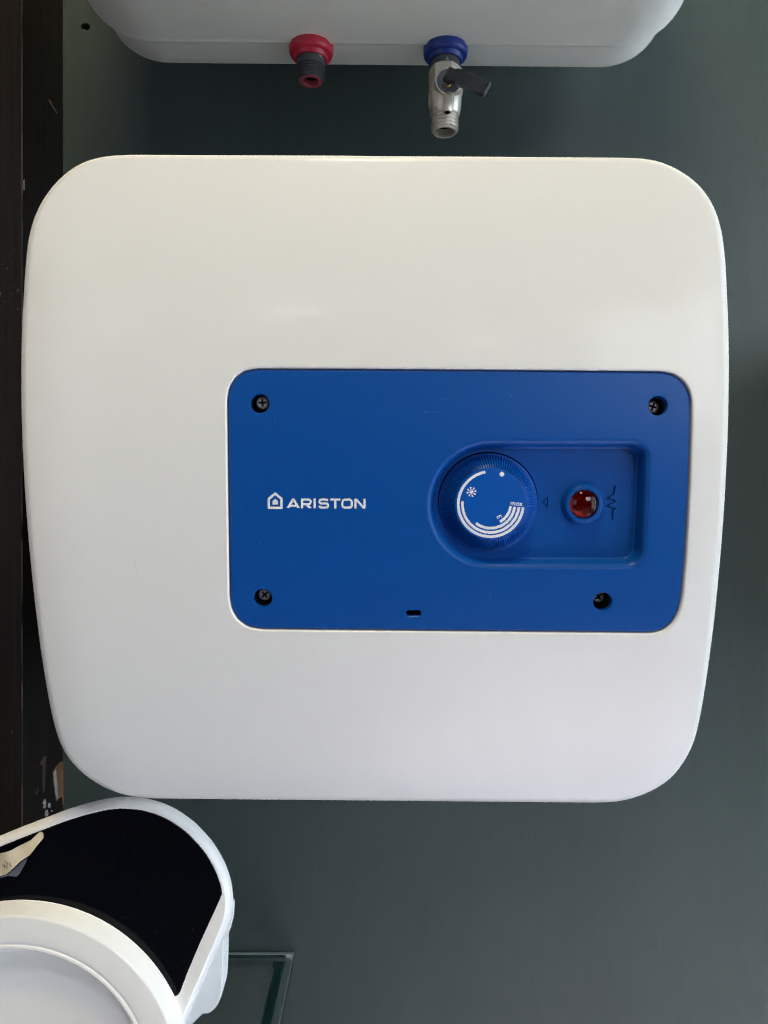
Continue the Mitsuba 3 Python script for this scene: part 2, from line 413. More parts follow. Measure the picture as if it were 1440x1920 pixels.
def sag(x, z):
    s = shapely.distance(OUTB, shapely.points(np.column_stack([x, z])))
    return 0.0024 * np.maximum(0, 1 - s / 0.034) ** 2.6 * np.clip((0.185 - z) / 0.075, 0, 1) ** 1.5


def bend(v):
    x, z, w = v[:, 0], v[:, 1], v[:, 2]
    return np.stack([x, dz(z) + sag(x, z) - D - w, z + w * dslope(z)], 1)


R = 0.0060                          # round edge of the front shell
B = Mesh()
rings = []
for a in np.linspace(0, 90, 12):
    s = R * (1 - math.sin(math.radians(a))); drop = R * 1.15 * (1 - math.cos(math.radians(a)))
    rings.append(lift(inset(OUT, s), -drop))
front_ring = inset(OUT, R)

# blue panel outline and the recess that holds it
pan_px = [(480, 692), (700, 693.2), (960, 695), (1240, 697.5), (1262, 702), (1280, 714), (1291, 731), (1296, 751), (1296, 790), (1295, 829), (1292.5, 908), (1289, 980), (1284.5, 1053), (1278, 1122),
          (1272, 1147), (1261, 1167), (1244, 1181), (1224, 1186.5), (1000, 1184.5), (740, 1182), (490, 1179.5), (465, 1175), (447, 1162), (436, 1144), (432, 1124), (430, 1000), (428.5, 880), (427, 750), (430, 728), (440, 710), (456, 697)]
pan_px = spline(pan_px, 1400, 5.0)
PAN = ccw(resample(on_front(pan_px[:, 0], pan_px[:, 1]), 700))
GAP, LIP = 0.0007, 0.0011
hole_edge = inset(PAN, -GAP)
lip_rings = []
for a in np.linspace(0, 90, 7):
    s = LIP * (1 - math.sin(math.radians(a)))
    lip_rings.append(lift(inset(hole_edge, -s), -LIP * 0.75 * (1 - math.cos(math.radians(a)))))
lip_rings.append(lift(hole_edge, -0.022))
bv, bf = fill(front_ring, [lip_rings[0][:, :2]], 0.0040)
B.add(lift(bv, 0.0), bf).lofts(rings[::-1]).lofts(lip_rings)
B.add(lift(*[fill(hole_edge, [], 0.01)[0], -0.022]), fill(hole_edge, [], 0.01)[1])
body = B.mesh(bend)
# sides back to the seam of the front shell, then the narrower rear shell
side = Mesh()
first = bend(lift(OUT, -R * 1.15))


def back_ring(s, y): 
    q = inset(OUT, s); return np.stack([q[:, 0], np.full(len(q), y), q[:, 1]], 1)


side.lofts([back_ring(0.004, -0.150), back_ring(0.001, -0.152), back_ring(0.0008, -0.20), first])
body = trimesh.util.concatenate([body, side.mesh()])
body.merge_vertices(digits_vertex=7)
put('water_heater__body', body, 'white_enamel', smooth=35)
rear = Mesh().lofts([back_ring(0.07, -0.004), back_ring(0.035, -0.004), back_ring(0.020, -0.010), back_ring(0.010, -0.030), back_ring(0.0045, -0.148), back_ring(0.006, -0.156)])
put('water_heater__rear_shell', rear.mesh(), 'white_enamel', smooth=35)
labels['water_heater'] = {'label': 'large white square water heater with blue control panel in the middle of the wall', 'category': 'water heater'}

# ---- control panel
WP, PR = -0.0010, 0.0009
holes_px = [(486.2, 756.0), (1234.8, 760.3), (491.7, 1122.7), (1131.0, 1129.6)]
HR = 0.0048
hole_c = [on_front(*h) for h in holes_px]
hole_loops = [np.stack([c[0] + HR * np.cos(t), c[1] + HR * np.sin(t)], 1) for c in hole_c for t in [np.arange(72) * 2 * np.pi / 72]]
sc = on_front(775.4, 1150.9)
slot = ring_of(LineString([sc - [0.00245, 0.00003], sc + [0.00245, -0.00003]]).buffer(0.00152, quad_segs=16), 0.0003)
# trough: half-round on the left, rounded corners on the right
tc = on_front(922, 946.5)
R0, T1 = 0.0340, on_front(1222, 946.5)[0]
top, bot = tc[1] + R0, tc[1] - R0
left = arc_pts(tc[0], tc[1], R0, 90, 270, 80)
TR = Polygon([*left, (T1 - 0.0010, bot), (T1, top)])
corner = Polygon([(tc[0], bot), (T1 - 0.0010, bot), (T1, top), (tc[0], top)]).buffer(-0.0105, quad_segs=24).buffer(0.0105, quad_segs=24)
TR = unary_union([Point(tc).buffer(R0, quad_segs=64), corner, box(tc[0], bot, tc[0] + 0.02, top)]).buffer(0)
TL = ccw(resample(np.array(TR.exterior.coords)[:-1], 520))
FW = -0.0105                        # depth of the trough's floor
prof = [(0.0, 0.0)]
for a in np.linspace(15, 75, 5): prof.append((0.0034 * math.sin(math.radians(a)), -0.0034 * (1 - math.cos(math.radians(a)))))
prof += [(0.0036, -0.0052), (0.0039, FW + 0.0013), (0.0042, FW + 0.0004), (0.0048, FW)]
t_rings = [lift(inset(TL, s), WP + w if w > -0.003 else w) for s, w in prof]
top_in = inset(PAN, PR)
C = Mesh()
hole_tops = [np.stack([c[0] + (HR + 0.0006) * np.cos(t), c[1] + (HR + 0.0006) * np.sin(t)], 1) for c in hole_c for t in [np.arange(72) * 2 * np.pi / 72]]
slot_top = inset(slot, -0.0004)
pv, pf = fill(top_in, [*hole_tops, slot_top, TL], 0.0035)
C.add(lift(pv, WP), pf)
pr = [lift(inset(PAN, 0.0002), -0.009), lift(PAN, WP - PR - 0.002)]
for a in np.linspace(0, 90, 6):
    pr.append(lift(inset(PAN, PR * (1 - math.cos(math.radians(a)))), WP - PR * (1 - math.sin(math.radians(a)))))
C.lofts(pr)
for h, ht in zip(hole_loops, hole_tops):
    C.lofts([lift(ht, WP), lift(inset(ht, 0.00035), WP - 0.00015), lift(h, WP - 0.0006), lift(h, WP - 0.0034)])
C.lofts([lift(slot_top, WP), lift(slot, WP - 0.0005), lift(slot, WP - 0.0025)])
C.lofts(t_rings)
# trough floor with the dial hole, the lamp hole and the engraved marks
DC = on_front(914.8, 942.5, 0.0105)
LC = on_front(1091.5, 944.6, 0.0105)
dial_hole = arc_pts(DC[0], DC[1], 0.0264, 0, 360, 241)[:-1]
lamp_hole = arc_pts(LC[0], LC[1], 0.0100, 0, 360, 121)[:-1]


def floor_px(pts): return on_front(*np.array(pts, float).T, 0.0105)


zig = strokes([floor_px([(1152.6, 913), (1150.2, 929), (1137.6, 937), (1154, 942.4), (1136.8, 951.6), (1153.6, 957.2), (1149, 959.0), (1147.6, 977.5)])], 0.00078)
zig = unary_union([zig, strokes([floor_px([(1149.5, 913.4), (1155.6, 912.8)]), floor_px([(1146.0, 976.9), (1150.6, 977.3)])], 0.0005)])
zig = unary_union([zig, strokes([floor_px([(1152.6, 913.6), (1150.4, 929)]), floor_px([(1149, 959), (1147.6, 977.2)])], 0.00110)])
tri_o = strokes([floor_px([(1016.5, 944.5), (1026.6, 935.9), (1026.6, 953.4), (1016.5, 944.5), (1026.6, 935.9)])], 0.00052)
marks = [zig, tri_o]
mark_loops, islands = [], []
for g in marks:
    for q in getattr(g, 'geoms', [g]):
        mark_loops.append(ring_of(q, 0.00014)); islands += [ring_of(Polygon(i), 0.00014) for i in q.interiors]
fv, ff = fill(t_rings[-1][:, :2], [dial_hole, lamp_hole, *mark_loops], 0.0030)
C.add(lift(fv, FW), ff)
GW = FW - 0.0014
for l in mark_loops: C.loft(lift(l, FW), lift(inset(l, 0.00003), GW))
for g in marks:
    for q in getattr(g, 'geoms', [g]):
        v, f = fill(ring_of(q, 0.00014), [ring_of(Polygon(i), 0.00014) for i in q.interiors], 0.0010)
        C.add(lift(v, GW), f)
for l in islands:
    v, f = fill(l, [], 0.0012); C.add(lift(v, FW), f); C.loft(lift(inset(l, -0.00002), GW), lift(l, FW))
C.lofts([lift(dial_hole, FW), lift(inset(dial_hole, 0.0002), FW - 0.0004), lift(inset(dial_hole, 0.0002), FW - 0.006)])
put('water_heater__control_panel', C.mesh(bend), 'blue_plastic', smooth=32)
labels['water_heater__control_panel'] = {'label': 'deep blue panel with a sunken trough, dial, red lamp and white lettering'}
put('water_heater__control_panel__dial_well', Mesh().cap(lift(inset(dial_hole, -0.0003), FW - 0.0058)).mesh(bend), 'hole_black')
dark = Mesh()
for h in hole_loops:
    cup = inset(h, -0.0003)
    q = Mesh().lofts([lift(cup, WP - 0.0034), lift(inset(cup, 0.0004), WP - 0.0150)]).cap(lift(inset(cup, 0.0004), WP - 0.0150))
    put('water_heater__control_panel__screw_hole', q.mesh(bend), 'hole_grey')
q = Mesh().lofts([lift(inset(slot, -0.0002), WP - 0.0025), lift(slot, WP - 0.0088)]).cap(lift(slot, WP - 0.0088))
put('water_heater__control_panel__vent_slot', q.mesh(bend), 'hole_black')

# ---- screws, sunk in the four holes
scr_off = [(0.0008, 0.0010, 2, 0.0062), (-0.0001, 0.0004, -20, 0.0088), (0.0003, 0.0006, 40, 0.0072), (-0.0002, 0.0009, 35, 0.0092)]
for c, (ox, oz, rot, deep) in zip(hole_c, scr_off):
    head = m3.Manifold.revolve(m3.CrossSection([[(0, 0), (0.0031, 0), (0.0033, 0.0004), (0.0033, 0.0012), (0.0029, 0.0019), (0.0020, 0.0023), (0, 0.0024)]]), 48)
    for k in (0, 90):
        head = head - m3.Manifold.cube((0.0042, 0.00115, 0.003), True).translate((0, 0, 0.0026)).rotate((0, 0, k + rot))
    shank = m3.Manifold.cylinder(0.005, 0.0017, 0.0017, 24).translate((0, 0, -0.005))
    q = (head + shank).to_mesh()
    v = np.array(q.vert_properties[:, :3], float)
    v = v + [c[0] + ox, c[1] + oz, 0]; v[:, 2] += WP - deep
    key = numbered('water_heater__screw')
    cr = unary_union([affinity.rotate(box(-0.0019, -0.00052, 0.0019, 0.00052), a + rot, origin=(0, 0)) for a in (0, 90)])
    cv = plate(cr, 0.0016, 0.00185).mesh(); q3 = np.array(cv.vertices) + [c[0] + ox, c[1] + oz, WP - deep]
    cross = trimesh.Trimesh(bend(q3), cv.faces, process=False)
    put('water_heater__screw', trimesh.Trimesh(bend(v), q.tri_verts, process=False), 'screw_metal', smooth=25)
    put(key + '__cross_slot', cross, 'hole_black', smooth=False)


# ---- lettering and house emblem (one stroke width, as drawn)
def logo_px(p): return np.stack([470 + np.asarray(p, float)[:, 0] * 0.17361, 890 + np.asarray(p, float)[:, 1] * 0.17361], 1)


LW = 26.0
let = []
let.append(strokes([[(401, 363), (457, 270), (463, 270), (519, 363)]], LW).intersection(box(380, 257, 540, 363)))
let.append(strokes([[(427, 338), (493, 338)]], 21))
def rrect(x0, y0, x1, y1, r): return [*arc_pts(x1 - r, y0 + r, r, -90, 0, 12), *arc_pts(x1 - r, y1 - r, r, 0, 90, 12), *arc_pts(x0 + r, y1 - r, r, 90, 180, 12), *arc_pts(x0 + r, y0 + r, r, 180, 270, 12)]
rr = [(555, 365), (555, 271), *arc_pts(624, 295.5, 24.5, -90, 90, 20), (555, 320)]
let.append(strokes([rr], 24, join='mitre')); let.append(strokes([[(600, 318), (648, 368)]], 27).intersection(box(540, 250, 670, 364)))
let.append(box(679, 259, 703, 365))
S = [(834, 281), *arc_pts(812, 291, 20, -50, -90, 8), *arc_pts(766, 291, 21, -90, -270, 16), *arc_pts(815, 335, 22.5, -90, 90, 16), *arc_pts(765, 339, 18.5, 90, 132, 8), (736, 340)]
S = [(832, 284), (826, 275), (812, 270), (770, 270), *arc_pts(764, 291, 20.5, -90, -270, 14), (812, 312), *arc_pts(814, 334.5, 22, -90, 90, 14), (766, 356.5), (750, 351), (738, 340)]
let.append(strokes([S], 24, join='round'))
let.append(box(860, 259, 968, 282)); let.append(box(901, 262, 926, 367))
o = rrect(978, 259, 1105, 369, 42); let.append(Polygon(o).difference(Polygon(o).buffer(-24)))
let.append(box(1119, 262, 1143, 367)); let.append(box(1217, 262, 1241, 360).union(Point(1229, 358).buffer(11)))
let.append(Polygon([(1119, 262), (1150, 262), (1241, 367), (1211, 367)]))
lettering = unary_union(let).buffer(1.4, quad_segs=4).buffer(-1.6, quad_segs=4)
house = Polygon([(264, 206), (333, 262), (333, 360), (197, 360), (197, 262)])
outer_h = house.buffer(13, join_style=1, quad_segs=8)
emblem = outer_h.difference(Polygon([(264, 223), (320, 269), (320, 347), (209, 347), (209, 269)]))
emblem = unary_union([emblem, Polygon([(264, 261), (294, 286), (294, 324), (237, 324), (237, 286)])])


def panel_print(geom, key):
    def conv(c): return on_front(*logo_px(c).T, 0.001)
    M = Mesh()
    for g in getattr(geom, 'geoms', [geom]):
        M.add_mesh(plate(Polygon(conv(np.array(g.exterior.coords)), [conv(np.array(i.coords)) for i in g.interiors]).buffer(0), WP - 0.0001, WP + 0.00010).mesh())
    put(key, M.mesh(bend), 'white_print', smooth=False)


panel_print(lettering, 'water_heater__control_panel__lettering')
labels['water_heater__control_panel__lettering'] = {'label': 'white capital letters reading ARISTON'}
panel_print(emblem, 'water_heater__control_panel__house_emblem')
labels['water_heater__control_panel__house_emblem'] = {'label': 'white outlined house emblem'}


# ---- dial
def frame(c, depth):
    sl = float(dslope(c[1])); y0 = float(dz(c[1])) - D
    def fn(v):
        return np.stack([c[0] + v[:, 0], y0 + v[:, 1] * sl - (v[:, 2] + depth), c[1] + v[:, 1] + (v[:, 2] + depth - FW) * sl], 1)
    return fn


NT = 104
dprof = [(0.0259, -0.0050), (0.0259, 0.0008), (0.0255, 0.0014), (0.0207, 0.0086), (0.0203, 0.0091), (0.0187, 0.0104), (0.0183, 0.0106), (0.0178, 0.01062)]
amp = [0.0, 0.0, 0.0016, 0.0019, 0.0017, 0.0011, 0.0, 0.0]


def teeth(a, k):
    ph = (a * NT / (2 * np.pi)) % 1.0
    return -amp[k] * np.where(ph < 0.45, 0.0, 1.0)


DM = lathe(dprof, NT * 8, mod=teeth)
top_ring = np.stack([0.0178 * np.cos(np.arange(NT * 8) * 2 * np.pi / (NT * 8)), 0.0178 * np.sin(np.arange(NT * 8) * 2 * np.pi / (NT * 8)), np.full(NT * 8, 0.01062)], 1)
DM.cap(top_ring)
dial_fn = frame(DC, FW)
put('water_heater__dial', DM.mesh(dial_fn), 'blue_dial', smooth=25)
labels['water_heater__dial'] = {'label': 'round blue dial with a ribbed rim and white markings'}
DT = 0.0107
ds = 0.3835 / F


def dial_print(geom, key):
    # drawn in pixels of the photograph round the dial's centre
    g = affinity.affine_transform(geom, [ds, 0, 0, -ds, -920.3 * ds, 946.0 * ds])
    put('water_heater__dial__' + key, plate(g, DT - 0.0002, DT + 0.00005).mesh(dial_fn), 'white_print', smooth=False)


cx, cy = 920.3, 946.3
for r, a0, a1 in ((61.0, 6, 259.6), (53.2, 6, 186), (45.1, 6, 127.6), (37.3, 6, 61.7)):
    dial_print(strokes([arc_pts(cx, cy, r, a0, a1, 90)], 5.1), 'scale_arc')
dial_print(Point(940.5, 890.1).buffer(4.5, quad_segs=16), 'dot_mark')
fl = [[(884 + 7.8 * math.cos(a), 923.3 + 7.8 * math.sin(a)), (884, 923.3)] for a in np.radians(-12 + 45 * np.arange(8))]
dial_print(unary_union([strokes(fl, 1.35, 'round'), Point(884, 923.3).buffer(1.9), *[Point(p[0]).buffer(1.65) for p in fl]]), 'snowflake_mark')
mx = unary_union([strokes([[(0.7, 6), (0.7, 0.2)], [(0.7, 2.8), *arc_pts(2.55, 2.3, 1.85, 180, 360, 12), (4.4, 6)], [(4.4, 2.8), *arc_pts(6.25, 2.3, 1.85, 180, 360, 12), (8.1, 6)]], 1.35),
                  strokes([arc_pts(13.1, 3.1, 2.45, 0, 360, 30)], 1.35), strokes([[(15.6, 0.2), (15.6, 6)]], 1.35),
                  strokes([[(17.6, 0.2), (22, 6)], [(22, 0.2), (17.6, 6)]], 1.4)])
mx = affinity.translate(affinity.rotate(mx, 5, origin=(11.2, 3)), 968.6 - 11.2, 946.0 - 3)
dial_print(mx, 'max_lettering')
labels['water_heater__dial__max_lettering'] = {'label': 'small white word max'}
ee = unary_union([strokes([[(5.0, 0.75), (0.75, 0.75), (0.75, 8.25), (5.0, 8.25)]], 1.5), strokes([[(0.75, 4.5), (5.0, 4.5)]], 1.4)])
ee = affinity.translate(affinity.rotate(ee, 60, origin=(2.5, 4.5)), 936.4 - 2.5, 969.9 - 4.5)
dial_print(ee, 'eco_lettering')
labels['water_heater__dial__eco_lettering'] = {'label': 'small white letter E turned on its side'}

# ---- indicator lamp
lamp_fn = frame(LC, FW)
bz = lathe([(0.0116, -0.0004), (0.0112, 0.0003), (0.0100, 0.0032), (0.0096, 0.0038), (0.0090, 0.0041), (0.0078, 0.0041), (0.0075, 0.0037), (0.0074, -0.002)], 96)
put('water_heater__indicator_lamp', bz.mesh(lamp_fn), 'blue_plastic', smooth=25)
labels['water_heater__indicator_lamp'] = {'label': 'red indicator lamp in a raised blue ring'}
lens = [(0.0, 0.0010), (0.0072, 0.0010), (0.0072, 0.0034)] + [(0.0072 * math.cos(a), 0.0034 + 0.0030 * math.sin(a)) for a in np.linspace(0.12, np.pi / 2, 14)]
put('water_heater__indicator_lamp__lens', lathe(lens, 72).mesh(lamp_fn), 'lamp_lens_red', smooth=40)
core = [(0.0074, -0.0006), (0.0060, -0.0006), (0.0036, -0.0004), (0.0033, 0.0006), (0.0028, 0.0006), (0.0026, -0.0002), (0.0021, -0.0002), (0.0019, 0.0006), (0.0014, 0.0006), (0.0012, -0.0002), (0.0007, -0.0002), (0.0005, 0.0006), (0.0, 0.0007)]
put('water_heater__indicator_lamp__reflector', lathe(core, 72).mesh(lamp_fn), 'lamp_red', smooth=20)

# ------------------------------------------------------------------ upper water heater, seen from below
TILT = math.radians(0.6)


def zseam_loop(pts, d):
    return ccw(up(*np.array(pts, float).T, d))


def rr_loop(hw, zb, r, zt=0.72, n=400):
    q = ring_of(box(-hw, zb, hw, zt).buffer(-r, quad_segs=32).buffer(r, quad_segs=32), 0.002)
    q = ccw(resample(np.array(q), n))
    k = np.argmin(np.abs(q[:, 0]) + np.abs(q[:, 1] - zb)); return np.roll(q, -k, 0)


def at_y(q, y):
    c, s = math.cos(TILT), math.sin(TILT)
    x, z = q[:, 0], q[:, 1] - 0.345
    return np.stack([x * c + z * s, np.full(len(q), y), 0.345 - x * s + z * c], 1)


U = Mesh()
loops = [(0.030, 0.600, 0.17, -0.325), (0.196, 0.3700, 0.03, -0.323), (0.210, 0.3550, 0.045, -0.318), (0.2185, 0.3465, 0.052, -0.308), (0.2215, 0.3434, 0.055, -0.295), (0.2220, 0.3424, 0.055, -0.24),
         (0.2220, 0.3420, 0.055, -0.1490), (0.2223, 0.3413, 0.055, -0.1465), (0.2222, 0.3411, 0.055, -0.1452), (0.2216, 0.3416, 0.055, -0.1440), (0.2190, 0.3445, 0.054, -0.1436)]
L = [at_y(rr_loop(hw, zb, min(r, 0.15)), y) for hw, zb, r, y in loops[1:]]
U.lofts(L[::-1])
U.cap(L[0])
put('hanging_water_heater__front_shell', U.mesh(), 'grey_enamel', smooth=35)
U2 = Mesh()
loops2 = [(0.2180, 0.3452, 0.054, -0.1440), (0.2165, 0.3444, 0.052, -0.1400), (0.2150, 0.3440, 0.050, -0.1150), (0.2140, 0.3500, 0.050, -0.1080), (0.2080, 0.3680, 0.048, -0.0960), (0.2030, 0.3980, 0.045, -0.06), (0.19, 0.422, 0.045, -0.012)]
U2.lofts([at_y(rr_loop(*l[:3]), l[3]) for l in loops2][::-1])
put('hanging_water_heater__rear_shell', U2.mesh(), 'grey_enamel', smooth=35)
labels['hanging_water_heater'] = {'label': 'grey white water heater at the top, seen from below with two pipe stubs', 'category': 'water heater'}


def hang(mesh, px, py, d):
    """place a part built along z (pointing down from 0) under the upper heater, sharing its small tilt"""
    v = np.array(mesh.vertices)
    c, s = math.cos(TILT), math.sin(TILT)
    o = up(px, py, d)
    return trimesh.Trimesh(np.stack([o[0] + v[:, 0] * c + v[:, 2] * s, d - D + v[:, 1], o[1] - v[:, 0] * s + v[:, 2] * c], 1), mesh.faces, process=False)


def ridge(r, z0, z1, n, a):
    out = []
    for k in range(n):
        z = z0 + (z1 - z0) * k / n; h = (z1 - z0) / n
        out += [(r - a, z), (r, z + 0.35 * h), (r, z + 0.6 * h), (r - a, z + 0.95 * h)]
    return out


flange = [(0.0102, -0.0108), (0.0116, -0.0110), (0.0122, -0.0104), (0.0124, -0.0088), (0.0128, -0.0080), (0.0140, -0.0078), (0.0152, -0.0074), (0.0160, -0.0062), (0.0163, -0.0044), (0.0163, -0.0005), (0.0160, 0.0010), (0.010, 0.0012)]
PD = 0.5515
RPX, BPX = (583.5, 86.0), (835.5, 89.0)
put('hanging_water_heater__hot_flange', hang(lathe(flange, 72).mesh(), *RPX, PD), 'red_plastic', smooth=40)
labels['hanging_water_heater__hot_flange'] = {'label': 'red plastic collar round the left pipe stub'}
put('hanging_water_heater__cold_flange', hang(lathe(flange, 72).mesh(), *BPX, PD), 'blue_flange', smooth=40)
labels['hanging_water_heater__cold_flange'] = {'label': 'blue plastic collar round the right pipe stub'}
nip = [(0.0080, -0.0262), (0.0090, -0.0264), (0.0094, -0.0258)] + ridge(0.0101, -0.0254, -0.0164, 4, 0.0012) + [(0.0100, -0.0160), (0.0104, -0.0154), (0.0105, -0.006), (0.0104, -0.002)]
put('hanging_water_heater__hot_pipe', hang(lathe(nip, 64).mesh(), *RPX, PD), 'coated_pipe', smooth=35)
lin = [(0.0056, -0.010), (0.0056, -0.0260), (0.0060, -0.0266), (0.0084, -0.0266), (0.0085, -0.0260)]
put('hanging_water_heater__hot_pipe__lining', hang(lathe(lin[::-1], 48).mesh(), *RPX, PD), 'red_lining', smooth=30)
put('hanging_water_heater__hot_pipe__bore', hang(lathe([(0.0, -0.0225), (0.0057, -0.0225)], 48).mesh(), *RPX, PD), 'hole_black', smooth=False)
put('hanging_water_heater__cold_pipe', hang(lathe([(0.0095, -0.024), (0.0103, -0.0235), (0.0105, -0.0225), (0.0105, -0.006), (0.0104, -0.002)], 64).mesh(), *BPX, PD), 'coated_pipe', smooth=35)

# ---- ball valve on the cold stub: a fitting screwed onto the heater, a thing of its own
VT = -0.0165                       # top of the valve below the heater's underside


def hexring(r, z, n=72, k=0.55):
    a = np.arange(n) * 2 * np.pi / n
    h = r * np.cos(np.pi / 6) / np.cos((a + 0.2) % (np.pi / 3) - np.pi / 6)
    return np.stack([(h * k + r * (1 - k)) * np.cos(a), (h * k + r * (1 - k)) * np.sin(a), np.full(n, z)], 1)


vb = Mesh()
prof_v = [(0.0100, VT - 0.0345, 0), (0.0108, VT - 0.0335, 0), (0.0113, VT - 0.0312, 0), (0.0119, VT - 0.0275, 0), (0.0122, VT - 0.0200, 0), (0.0120, VT - 0.0125, 0), (0.0122, VT - 0.0100, 0.7), (0.0126, VT - 0.0092, 1), (0.0126, VT - 0.0012, 1), (0.0119, VT, 0.6), (0.0105, VT, 0)]
vr = [hexring(r, z, k=k) for r, z, k in prof_v]
vb.lofts(vr)
put('ball_valve__body', hang(vb.mesh(), *BPX, PD), 'nickel', smooth=28)
thr = [(0.0068, VT - 0.0400), (0.0072, VT - 0.0462), (0.0083, VT - 0.0466), (0.0090, VT - 0.0460)] + ridge(0.0100, VT - 0.0454, VT - 0.0352, 4, 0.0013) + [(0.0096, VT - 0.0348), (0.0100, VT - 0.0342)]
put('ball_valve__threaded_end', hang(lathe(thr, 64).mesh(), *BPX, PD), 'nickel', smooth=35)
put('ball_valve__threaded_end__bore', hang(lathe([(0.0, VT - 0.0400), (0.0045, VT - 0.0405), (0.0070, VT - 0.0402)], 40).mesh(), *BPX, PD), 'hole_black', smooth=30)


def facing(mesh_pts_faces, px, py, d, rot=0.0, tilt=0.0):
    """a part built in (x, z, w) with w towards the viewer, centred on a pixel at distance d"""
    v, f = mesh_pts_faces
    v = np.array(v)
    c, s = math.cos(rot), math.sin(rot)
    x, z = v[:, 0] * c - v[:, 1] * s, v[:, 0] * s + v[:, 1] * c
    o = up(px, py, d)
    return trimesh.Trimesh(np.stack([o[0] + x, d - D - v[:, 2], o[1] + z + v[:, 2] * tilt], 1), f, process=False)


def face_lathe(profile, n=56):
    m = lathe(profile, n).mesh(); return m.vertices, m.faces


BD = 0.5370                         # front of the valve's boss
boss = [(0.0118, -0.0150), (0.0104, -0.0060), (0.0098, -0.0020), (0.0098, -0.0004), (0.0094, 0.0), (0.0088, 0.0), (0.0086, -0.0012)]
put('ball_valve__boss', facing(face_lathe(boss), 841.5, 151.5, BD, tilt=-0.10), 'nickel', smooth=35)
put('ball_valve__lever_hub', facing(face_lathe([(0.0087, -0.0010), (0.0086, 0.0002), (0.0, 0.0002)]), 841.5, 151.5, BD, tilt=-0.10), 'lever_hub_grey', smooth=30)
put('ball_valve__hub_screw', facing(face_lathe([(0.0021, 0.0), (0.0020, 0.0012), (0.0015, 0.0018), (0.0009, 0.0018), (0.0008, 0.0012), (0.0, 0.0012)], 24), 839.5, 160, BD, tilt=-0.1), 'brass', smooth=25)
# lever: a bent bar that starts over the hub and runs out to the lower right
lp = up(np.array([838, 866, 914, 904, 862, 829.5]), np.array([126, 137, 166.5, 189.0, 170, 150.5]), 0.531)
o0 = up(841.5, 151.5, 0.531)
sta = [(837, 138, 12.5, 0.0), (846, 143.5, 13.0, 0.0005), (852, 147, 13.4, 0.0030), (862, 153, 14.4, 0.0045), (880, 161, 13.4, 0.0052), (905, 174.8, 12.6, 0.0056), (909.5, 177.2, 12.6, 0.0066)]
LV = Mesh(); rings = []
dirn = np.array([math.cos(math.radians(29)), -math.sin(math.radians(29))]); perp = np.array([-dirn[1], dirn[0]])
for px, py, hw, lift_w in sta:
    c = up(px, py, 0.531); h = hw * 0.531 / F
    th = 0.0022
    ring = []
    for a, b in ((-1, -1), (-0.9, -1.25), (0.9, -1.25), (1, -1), (1, 0.7), (0.88, 1.0), (-0.88, 1.0), (-1, 0.7)):
        q = c + perp * a * h; ring.append([q[0], 0.531 - D - lift_w - b * th, q[1]])
    rings.append(np.array(ring))
LV.lofts(rings[::-1]).cap(rings[-1]).cap(rings[0], True)
lev = LV.mesh(); trimesh.repair.fix_normals(lev)
put('ball_valve__lever', lev, 'lever_black', smooth=25)
ed = Mesh(); e0 = rings[-1].copy(); e1 = e0 + np.array([dirn[0], -0.3, dirn[1]]) * 0.0012
ed.lofts([e1, e0]).cap(e1); edm = ed.mesh(); trimesh.repair.fix_normals(edm)
put('ball_valve__lever__end_lip', edm, 'lever_hub_grey', smooth=False)
# drain spout on the lower front
sp = Mesh(); srings = []
for px, py, d, r in ((843, 176, 0.5400, 0.0034), (841, 184, 0.5368, 0.0040), (840, 200, 0.5358, 0.0039), (839, 208, 0.5356, 0.0037), (838.5, 211, 0.5356, 0.0032)):
    c = up(px, py, d); a = np.arange(8) * 2 * np.pi / 8 + 0.3
    srings.append(np.stack([c[0] + r * np.cos(a), d - D + r * np.sin(a), np.full(8, c[1])], 1))
sp.lofts(srings[::-1]).cap(srings[0])
inner = srings[-1] * 0 + srings[-1]; ctr = inner.mean(0); inner = ctr + (inner - ctr) * 0.72
sp.loft(inner, srings[-1])
spm = sp.mesh(); trimesh.repair.fix_normals(spm)
put('ball_valve__drain_spout', spm, 'nickel', smooth=40)
inner2 = inner.copy(); inner2[:, 2] += 0.002
put('ball_valve__drain_spout__bore', Mesh().lofts([inner, inner2]).cap(inner2).mesh(), 'hole_black', smooth=False)
nub = trimesh.creation.icosphere(subdivisions=2, radius=1.0)
for px, py, sx, sz in ((805.5, 189, 0.0012, 0.0068), (861.5, 186, 0.0014, 0.0042)):
    o = up(px, py, 0.5515); v = np.array(nub.vertices) * [sx, 0.004, sz] + [o[0], -D + 0.5515, o[1]]
    put('ball_valve__body_rib', trimesh.Trimesh(v, nub.faces, process=False), 'nickel', smooth=True)
labels['ball_valve'] = {'label': 'nickel plated ball valve with black lever on the blue collared pipe', 'category': 'valve'}

# ------------------------------------------------------------------ glass shelf
SZ, SX = -0.4065, -0.0825
sh = m3.Manifold.cube((0.60, 0.40, 0.010)).translate((SX - 0.60, -0.402, SZ - 0.010))
for nx, ny, nz, o in ((1, 0, 1, SX + SZ), (1, 0, -1, SX - SZ + 0.010), (0, 1, 1, -0.002 + SZ)):
    k = math.sqrt(2); sh = sh.trim_by_plane((-nx / k, -ny / k, -nz / k), -(o - 0.0012) / k)
q = sh.to_mesh()
scene['glass_shelf__pane'] = mikit.ply(trimesh.Trimesh(np.array(q.vert_properties[:, :3], float), q.tri_verts, process=False), 'shelf_glass', smooth=False,
                                       interior={'type': 'ref', 'id': 'shelf_glass_medium'})
scene['shelf_sheen'] = {'type': 'mask', 'opacity': 0.45, 'bsdf': {'type': 'twosided', 'bsdf': {'type': 'diffuse', 'reflectance': rgb(0.17, 0.19, 0.165)}}}  # pale half-clear film painting the reflection on the glass top
